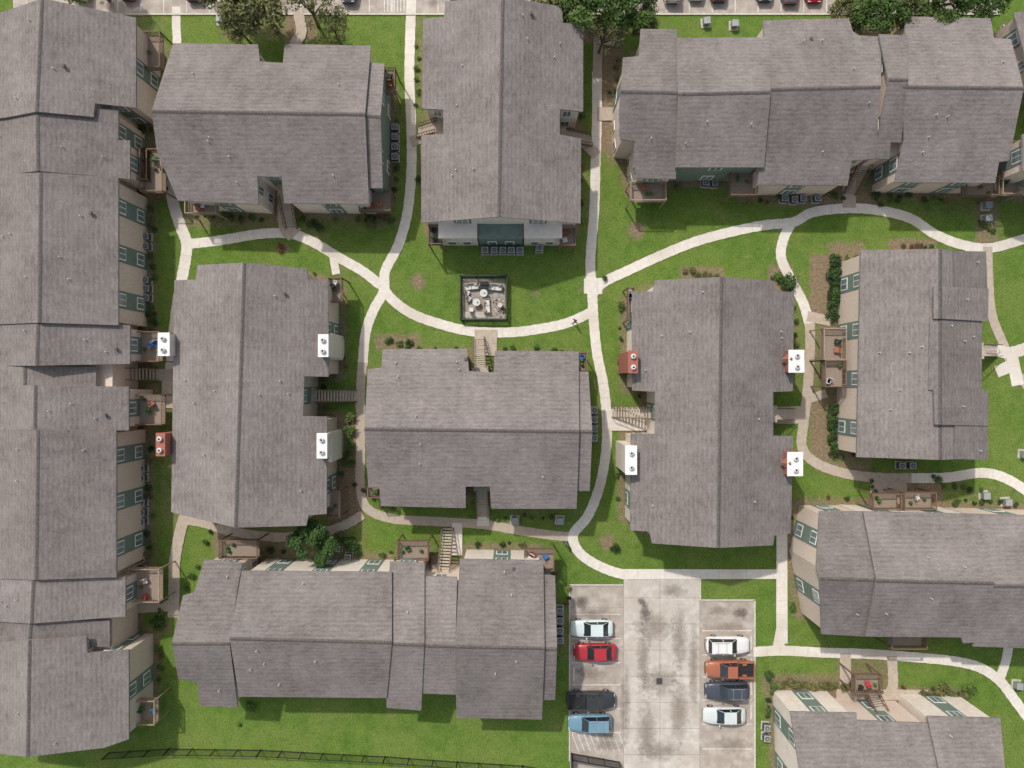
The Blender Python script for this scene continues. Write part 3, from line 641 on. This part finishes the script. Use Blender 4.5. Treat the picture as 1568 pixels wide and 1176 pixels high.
# ---------------------------------------------------------------- AC units
mb=MB(); mb.box((0,0,.05),(.44,.44,.05),CONC); mb.box((0,0,.45),(.33,.33,.34),mat('ac_casing',(.24,.25,.26),(.15,.16,.17),14)); mb.box((0,0,.80),(.35,.35,.02),GREYM)
mb.cyl((0,0,.82),.25,.02,DARKM,18); mb.cyl((0,0,.84),.10,.03,GREYM,10)
for i in range(8):
    a=i*pi/4; mb.beam((0,0,.865),(.26*math.cos(a),.26*math.sin(a),.865),.016,GREYM)
for i in range(5):
    for s_ in(-1,1): mb.box((0,s_*.335,.22+i*.11),(.29,.012,.02),DARKM); mb.box((s_*.335,0,.22+i*.11),(.012,.29,.02),DARKM)
ac=mb.mesh('air_conditioner'); ACS=[]
for x,y in [(228,364),(228,379),(228,430),(229,443),(229,457),(222,716),(222,731),(222,768),(222,783),(222,797),(216,855),(218,870),(606,198),(606,213),(606,228),(606,243),(743,385),(757,385),(770,385),(783,385),(796,385),(826,382),
 (1078,282),(1092,283),(1198,306),(1213,308),(1226,306),(1376,712),(1392,712),(909,628),(909,642),(909,656),(909,670),(857,932),(857,947),(857,962),(857,977),(1171,1110),(1171,1126),(1222,820),(1222,836),(519,838),(535,851),(1248,306),(1145,262)]:
    c=G(x,y); ACS.append((c.x,c.y)); inst('air_conditioner_unit',ac,(c.x,c.y,0),random.uniform(-.06,.06))
mb=MB(); mb.box((0,0,.05),(.52,.52,.05),CONC); mb.box((0,0,.4),(.34,.34,.32),mat('utility_green',(.26,.30,.25),(.19,.23,.18),4)); mb.box((0,0,.74),(.36,.36,.025),GREYM); mb.box((0,-.35,.4),(.02,.015,.25),DARKM)
ub=mb.mesh('utility_box')
for x,y in [(340,33),(1080,36),(1123,40),(1508,316),(1508,336),(1505,758),(1538,768),(788,796),(857,796),(1555,1047),(1565,695)]:
    c=G(x,y); inst('utility_box',ub,(c.x,c.y,0),random.uniform(-.1,.1))
# ---------------------------------------------------------------- fenced picnic terrace
pt=empty('picnic_terrace'); mb=MB(); slab(mb,708,427,774,488,0.05,mat('terrace_gravel',(.40,.35,.29),(.17,.145,.12),9)); slab(mb,712,430,772,455,0.07,mat('terrace_slab',(.36,.33,.29),(.24,.215,.19),2)); slab(mb,710,478,752,486,0.07,mat('terrace_slab_pale',(.5,.46,.4),(.38,.35,.3),2)); mb.obj('terrace_floor',pt)
mb=MB(); DG=mat('terrace_fence_green',(.05,.07,.05),(.03,.045,.03),4)
def fence(mb,pts,h,mm,step,pr=.012,post=2.4,rail=.025):
    for (a,b_) in zip(pts,pts[1:]):
        p=G(*a);q=G(*b_); L_=(q-p).length; n=max(1,int(L_/step))
        for zz in(.15,h-.06): mb.beam((p.x,p.y,zz),(q.x,q.y,zz),rail,mm)
        for i in range(n+1):
            u=p.lerp(q,i/n); mb.beam((u.x,u.y,0),(u.x,u.y,h),pr,mm)
        n=max(1,round(L_/post))
        for i in range(n+1):
            u=p.lerp(q,i/n); mb.beam((u.x,u.y,0),(u.x,u.y,h+.08),.045,mm)
fence(mb,[(706,424),(776,424),(776,490),(706,490),(706,424)],1.0,DG,.2,.03,1.6,.07); mb.obj('terrace_fence',pt)
CUSH=[ITEM[3],mat('cushion_tan',(.45,.33,.2)),mat('cushion_blue_grey',(.2,.27,.33))]
def furn(mb,x,y,kind,ang=0):
    c=G(x,y); 
    if kind=='table':
        mb.cyl((c.x,c.y,.68),.42,.05,ITEM[3],20); mb.cyl((c.x,c.y,.05),.05,.63,GREYM,8); mb.cyl((c.x,c.y,.05),.3,.04,GREYM,12); mb.cyl((c.x+.1,c.y,.73),.07,.15,ITEM[5],8)
    elif kind=='sofa':
        u=Vector((math.cos(ang),math.sin(ang)))
        mb.box((c.x,c.y,.25),(.75,.34,.1),TAN,ang); o=Vector((-math.sin(ang),math.cos(ang)))*.36; mb.box((c.x+o.x,c.y+o.y,.5),(.75,.08,.28),TAN,ang)
        for s_ in(-1,1):
            p=u*.36*s_; mb.box((c.x+p.x,c.y+p.y,.4),(.33,.3,.07),CUSH[0],ang); p=u*.5*s_+o*.6; mb.box((c.x+p.x,c.y+p.y,.58),(.17,.08,.15),random.choice(CUSH),ang+.3*s_)
            p=u*.76*s_; mb.box((c.x+p.x,c.y+p.y,.42),(.05,.34,.18),TAN,ang)
    elif kind=='chair':
        mb.box((c.x,c.y,.42),(.24,.24,.05),CUSH[0],ang); o=Vector((-math.sin(ang),math.cos(ang)))*.25; mb.box((c.x+o.x,c.y+o.y,.68),(.24,.04,.24),TAN,ang)
        for sx in(-1,1):
            for sy in(-1,1): mb.box((c.x+sx*.17,c.y+sy*.17,.23),(.02,.02,.16),GREYM)
    elif kind=='grill':
        mb.box((c.x,c.y,.45),(.5,.28,.35),GREYM,ang); mb.cyl((c.x-.45,c.y,.95),.3,.9,ITEM[2],14,axis='x'); mb.box((c.x,c.y-.3,.95),(.4,.02,.02),WHITE)
for x,y,k,a in [(722,440,'sofa',.1),(742,437,'grill',0),(741,450,'table',0),(758,441,'sofa',-.08),(730,464,'table',0),(718,458,'chair',1),(722,475,'chair',3.1),(746,469,'sofa',1.65),(716,449,'chair',1.2),(766,468,'chair',4)]:
    mb=MB(); furn(mb,x,y,k,a); mb.obj(k,pt,bevel=0.02)
rk=MB()
DS=mat('dark_stone',(.15,.13,.12))
for i in range(50):
    c=G(random.uniform(756,771),random.uniform(456,486)); r=random.uniform(.06,.16); rk.cyl((c.x,c.y,.03),r,r*.8,random.choice([VENT,CONC,DS,DS]),6,r2=r*.5)
rk.obj('rocks',pt)
# ---------------------------------------------------------------- iron fences
mb=MB(); fence(mb,[(168,1152),(260,1146),(400,1148),(590,1158),(700,1166),(800,1172),(875,1184)],1.5,DARKM,.14,.010,2.4,.03); mb.obj('iron_fence')
mb=MB(); fence(mb,[(875,1153),(948,1166)],1.6,DARKM,.10,.02,1.8,.05); fence(mb,[(875,1153),(875,1200)],1.6,DARKM,.10,.02,1.8,.05); mb.obj('iron_gate')
# ---------------------------------------------------------------- vegetation
def leafmat(name,a,b_,rnd=.2):
    m=mat(name,a,b_,1.8,rough=.8,detail=3,rnd=rnd); 
    return m
LEAF=leafmat('leaf_green',(.10,.165,.035),(.042,.078,.016)); LEAFO=leafmat('leaf_olive',(.18,.18,.065),(.08,.088,.032)); LEAFD=leafmat('leaf_dark',(.05,.10,.022),(.024,.052,.012))
LEAFR=leafmat('leaf_russet',(.20,.10,.06),(.10,.05,.03))
BARK=mat('bark',(.16,.125,.095),(.09,.065,.05),6)
def leaves(n,clumps,size):
    C_=np.array(clumps); k=np.random.randint(0,len(C_),n); d=np.random.normal(size=(n,3)); d/=np.linalg.norm(d,axis=1)[:,None]
    r=np.random.rand(n)**.45; P=C_[k,:3]+d*(r*C_[k,3])[:,None]*np.array([1,1,.75])
    u=np.random.normal(size=(n,3)); u[:,2]*=.5; u/=np.linalg.norm(u,axis=1)[:,None]; w=np.cross(u,d+np.array([0,0,.6])); w/=np.linalg.norm(w,axis=1)[:,None]+1e-6
    s=size*np.random.uniform(.6,1.3,n)[:,None]
    V=np.stack([P-u*s,P+w*s*.55,P+u*s,P-w*s*.55],1).reshape(-1,3); return V
def plantmesh(name,n,clumps,size,lm,trunk=None):
    V=leaves(n,clumps,size).tolist(); F_=[(4*i,4*i+1,4*i+2,4*i+3) for i in range(n)]
    me=bpy.data.meshes.new(name)
    tb=MB()
    if trunk:
        h,r,br=trunk
        def limb(p,q,r0,r1):
            p=Vector(p);q=Vector(q);d=(q-p).normalized();a=d.cross(Vector((.3,.9,.1))).normalized();b_=a.cross(d);vs=[]
            for c,rr in((p,r0),(q,r1)):
                for i in range(7): t=i*6.2832/7; vs.append(c+a*rr*math.cos(t)+b_*rr*math.sin(t))
            tb.add(vs,[(i,(i+1)%7,7+(i+1)%7,7+i) for i in range(7)],BARK)
        limb((0,0,-.1),(.1,.05,h*.5),r,r*.7); limb((.1,.05,h*.5),(.05,0,h),r*.7,r*.35)
        for c in br: 
            s_=(.08,.03,h*random.uniform(.4,.75)); mid=((s_[0]+c[0])/2,(s_[1]+c[1])/2,(s_[2]+c[2])/2+.2); limb(s_,mid,r*.4,r*.25); limb(mid,c[:3],r*.25,r*.07)
    off=len(V); me.from_pydata(V+[tuple(v) for v in tb.v],[],F_+[[off+k for k in f] for f in tb.f])
    me.materials.append(lm); me.materials.append(BARK)
    me.polygons.foreach_set('material_index',[0]*n+[1]*len(tb.f)); me.update(); return me
def treemesh(name,R,h,n,lm,nc=22,size=.2):
    cl=[]
    for i in range(nc):
        a=random.uniform(0,6.283); r=R*math.sqrt(random.random())*.85; z=h*.62+ (h*.42)*random.random()*(1-(r/R)**2*.7)
        cl.append((r*math.cos(a),r*math.sin(a),z,R*random.uniform(.22,.36)))
    return plantmesh(name,n,cl,size,lm,(h*.65,R*.075,cl[:9]))
t1=treemesh('tree',2.5,5.5,6500,LEAFD,26,.15); t2=treemesh('tree',3.6,7.5,5500,LEAFO,30,.17); t3=treemesh('tree',3.6,7.5,8000,LEAF,34,.17); t4=treemesh('tree',2.6,6.5,1500,LEAFO,22,.13)
for me_,x,y,sc,nm in ((t1,476,834,.98,'oak_tree'),(t2,402,14,1.12,'oak_tree'),(t2,352,-4,.85,'oak_tree'),(t4,470,8,1.1,'bare_tree'),(t4,505,35,.9,'bare_tree'),(t3,905,6,1.05,'oak_tree'),(t2,855,-8,.9,'oak_tree'),(t3,965,4,.8,'oak_tree'),(t2,990,20,.5,'oak_tree'),
  (t3,1345,8,.95,'oak_tree'),(t2,1305,-8,.75,'oak_tree'),(t3,1440,-4,.9,'oak_tree'),(t3,1498,-8,.85,'oak_tree'),(t4,1385,18,1.0,'bare_tree'),(t4,925,50,.9,'bare_tree'),(t3,130,-35,.8,'oak_tree'),(t4,360,35,.8,'bare_tree')):
    c=G(x,y,4.5); inst(nm,me_,(c.x,c.y,0),random.uniform(0,6),sc)
SH=[]
for i,lm in enumerate((LEAF,LEAFD,LEAFO,LEAF,LEAFD,LEAFR)):
    cl=[(random.uniform(-.25,.25),random.uniform(-.25,.25),random.uniform(.2,.45),random.uniform(.2,.32)) for _ in range(6)]
    SH.append(plantmesh('shrub',340,cl,.075,lm,(.3,.03,cl[:3])))
def shrubw(x,y,s,k=None):
    inst('shrub',SH[k if k is not None else random.choice((0,1,2,3,4,0,1,4,5))],(x,y,0),random.uniform(0,6),s*random.uniform(.8,1.2))
def shrub(x,y,s=1.0,k=None):
    c=G(x,y); shrubw(c.x,c.y,s*1.1,k)
def row(x0,y0,x1,y1,n,s=1,k=None):
    for i in range(n):
        t=i/max(1,n-1); shrub(x0+(x1-x0)*t+random.uniform(-3,3),y0+(y1-y0)*t+random.uniform(-3,3),s,k)
row(1273,398,1273,480,11,1.35,1); row(1271,620,1273,690,9,1.25,1); row(535,640,536,708,5,1.2,0); row(1190,1046,1295,1050,14,1.0,2); row(1410,1060,1480,1064,8,1,2)
row(300,330,385,336,7,.8); row(465,338,492,350,4,.9); row(590,522,632,526,6,.8); row(1050,418,1100,420,6,.8,2); row(1188,425,1206,442,4,1.0); row(1385,376,1425,378,6,.7)
row(232,320,236,350,3,.8);row(234,395,238,425,3,.8);row(232,480,238,520,4,.9);row(232,690,230,705,2,.8);row(230,745,230,760,2,.8);row(228,820,232,850,4,.8)
row(545,745,600,778,5,.8); row(1390,298,1345,306,4,.8); row(1260,300,1290,306,3,.8); row(1180,292,1190,300,2,.9); row(560,330,600,340,5,.8); row(1335,735,1340,752,3,.7)
row(760,792,846,790,7,.6); row(870,900,868,925,3,.8); row(1175,1035,1185,1060,3,1.0); row(250,920,246,960,4,.9); row(240,150,250,290,9,.9); row(518,820,545,835,4,1.2); row(330,800,320,830,3,.8)
row(640,70,640,160,6,.6); row(942,90,944,210,8,.7,2); row(1216,470,1218,530,4,.7); row(1444,742,1500,750,5,.7); row(300,865,285,900,3,.8); row(1350,312,1375,306,3,.9); row(1500,340,1520,355,3,.8)
for x,y,s in ((430,380,1.4),(570,345,1.3),(940,838,1.0),(1208,432,1.6),(350,1075,1.1),(385,1078,1.2),(368,1108,.5),(1432,732,1.0),(1340,300,1.4),(536,826,1.7),(1480,1052,1.3),(1445,1050,1.3),(244,955,1.5),(640,275,.9),(925,425,.9)): shrub(x,y,s)
def clear(x,y):
    for (a,b_,c,d,w_) in PSEG:
        ex,ey=c-a,d-b_; t=max(0,min(1,((x-a)*ex+(y-b_)*ey)/(ex*ex+ey*ey+1e-9)))
        if math.hypot(x-a-t*ex,y-b_-t*ey)<w_+.3: return False
    for b4 in BOXES:
        if b4[0]<x<b4[2] and b4[1]<y<b4[3]: return False
    return all(math.hypot(x-a,y-b_)>.85 for a,b_ in ACS)
INS=[[(q[0],q[1]) for q in inset(p,.3)] for p in PLANS]
for (a,b_,c,d) in FOOT:
    L_=math.hypot(c-a,d-b_)
    if L_<2.5: continue
    e=((c-a)/L_,(d-b_)/L_); t=random.uniform(.4,1.5)
    while t<L_-.4:
        off=random.uniform(.55,.95); x=a+e[0]*t+e[1]*off; y=b_+e[1]*t-e[0]*off
        if random.random()<.66 and clear(x,y) and not any(pip(p,x,y) for p in INS): shrubw(x,y,random.uniform(.5,1.05))
        t+=random.choice((.8,1.0,1.3,2.6))
# ---------------------------------------------------------------- people
SKIN=mat('skin',(.45,.26,.18),(.42,.24,.16)); HAIR=mat('hair_dark',(.03,.02,.015)); JEAN=mat('denim',(.04,.06,.12)); SHOE=mat('shoes',(.03,.03,.03))
def person(x,y,rot,shirt):
    V=[];Ed=[];R=[]
    def v(p,r,par=None):
        V.append(p);R.append(r)
        if par is not None: Ed.append((par,len(V)-1))
        return len(V)-1
    pel=v((0,0,.95),.135); wst=v((0,0,1.1),.12,pel); ch=v((.01,0,1.32),.15,wst); nk=v((.01,0,1.47),.06,ch); hd=v((.02,0,1.56),.075,nk); ht=v((.02,0,1.68),.085,hd); v((.13,0,1.60),.018,ht)
    for s_,st in((1,.22),(-1,-.22)):
        hip=v((0,s_*.1,.88),.1,pel); kn=v((st*.6+.04,s_*.1,.5),.062,hip); an=v((st*1.1-.03,s_*.1,.09),.042,kn); v((st*1.1+.13,s_*.11,.045),.04,an)
        sh=v((0,s_*.19,1.40),.062,ch); el=v((-st*.5-.02,s_*.24,1.13),.043,sh); wr=v((-st*1.0+.06,s_*.25,.90),.028,el); pm=v((-st*1.1+.07,s_*.25,.83),.034,wr)
        for i in range(4):
            a=v((-st*1.1+.04+i*.02,s_*.25,.77),.009,pm); v((-st*1.1+.05+i*.02,s_*.24,.74-(.008 if i in(1,2) else 0)),.008,a)
        t=v((-st*1.1+.12,s_*.235,.82),.01,pm); v((-st*1.1+.13,s_*.23,.79),.009,t)
    me=bpy.data.meshes.new('person'); me.from_pydata(V,Ed,[]); o=bpy.data.objects.new('tmp',me); scene.collection.objects.link(o)
    sk=o.modifiers.new('s','SKIN'); 
    for i,r in enumerate(R): me.skin_vertices[0].data[i].radius=(r,r)
    me.skin_vertices[0].data[0].use_root=True
    ss=o.modifiers.new('u','SUBSURF'); ss.levels=2; ss.render_levels=2
    dg=bpy.context.evaluated_depsgraph_get(); m2=bpy.data.meshes.new_from_object(o.evaluated_get(dg)); bpy.data.objects.remove(o)
    m2.materials.clear()
    for q in (SKIN,shirt,JEAN,SHOE,HAIR): m2.materials.append(q)
    for p in m2.polygons:
        p.use_smooth=True; c=p.center
        if c.z<.1: k=3
        elif c.z<.98 and abs(c.y)<.205: k=2
        elif c.z<1.47 and not (abs(c.y)>.2 and c.z<1.12): k=1
        elif c.z>1.62 or (c.z>1.5 and c.x<0): k=4
        else: k=0
        p.material_index=k
    c=G(x,y); inst('person_walking',m2,(c.x,c.y,.06),rot)
try:
    person(879,493,.3,mat('shirt_dark',(.05,.05,.06))); person(865,829,-.7,mat('shirt_blue',(.08,.12,.2)))
except Exception as ex: print('person fail',ex)
# ---------------------------------------------------------------- light, world, camera
w=bpy.data.worlds.new('World'); scene.world=w; w.use_nodes=True; nt=w.node_tree; sky=nt.nodes.new('ShaderNodeTexSky'); sky.sky_type='NISHITA'; sky.sun_disc=False
az=math.radians(-31); el=math.radians(50); sky.sun_elevation=el; sky.sun_rotation=az; sky.air_density=1.6; sky.dust_density=3.5
hs=nt.nodes.new('ShaderNodeHueSaturation'); hs.inputs['Saturation'].default_value=0.6
nt.links.new(sky.outputs[0],hs.inputs['Color']); nt.links.new(hs.outputs[0],nt.nodes['Background'].inputs[0]); nt.nodes['Background'].inputs[1].default_value=0.14
sl=bpy.data.lights.new('sun','SUN'); sl.energy=3.1; sl.angle=math.radians(1.5); sl.color=(1,.95,.88); so=bpy.data.objects.new('sun',sl); scene.collection.objects.link(so)
dirv=Vector((-math.sin(az)*math.cos(el),-math.cos(az)*math.cos(el),-math.sin(el))); so.rotation_euler=dirv.to_track_quat('-Z','Y').to_euler(); so.location=(0,0,60)
cam=bpy.data.cameras.new('camera'); co=bpy.data.objects.new('camera',cam); scene.collection.objects.link(co); co.location=(0,0,H); cam.sensor_fit='HORIZONTAL'; cam.angle=2*math.atan(784*S/H); cam.clip_end=3000; cam.clip_start=.5
scene.camera=co
scene.view_settings.view_transform='Standard'; scene.view_settings.look='None'; scene.view_settings.exposure=0
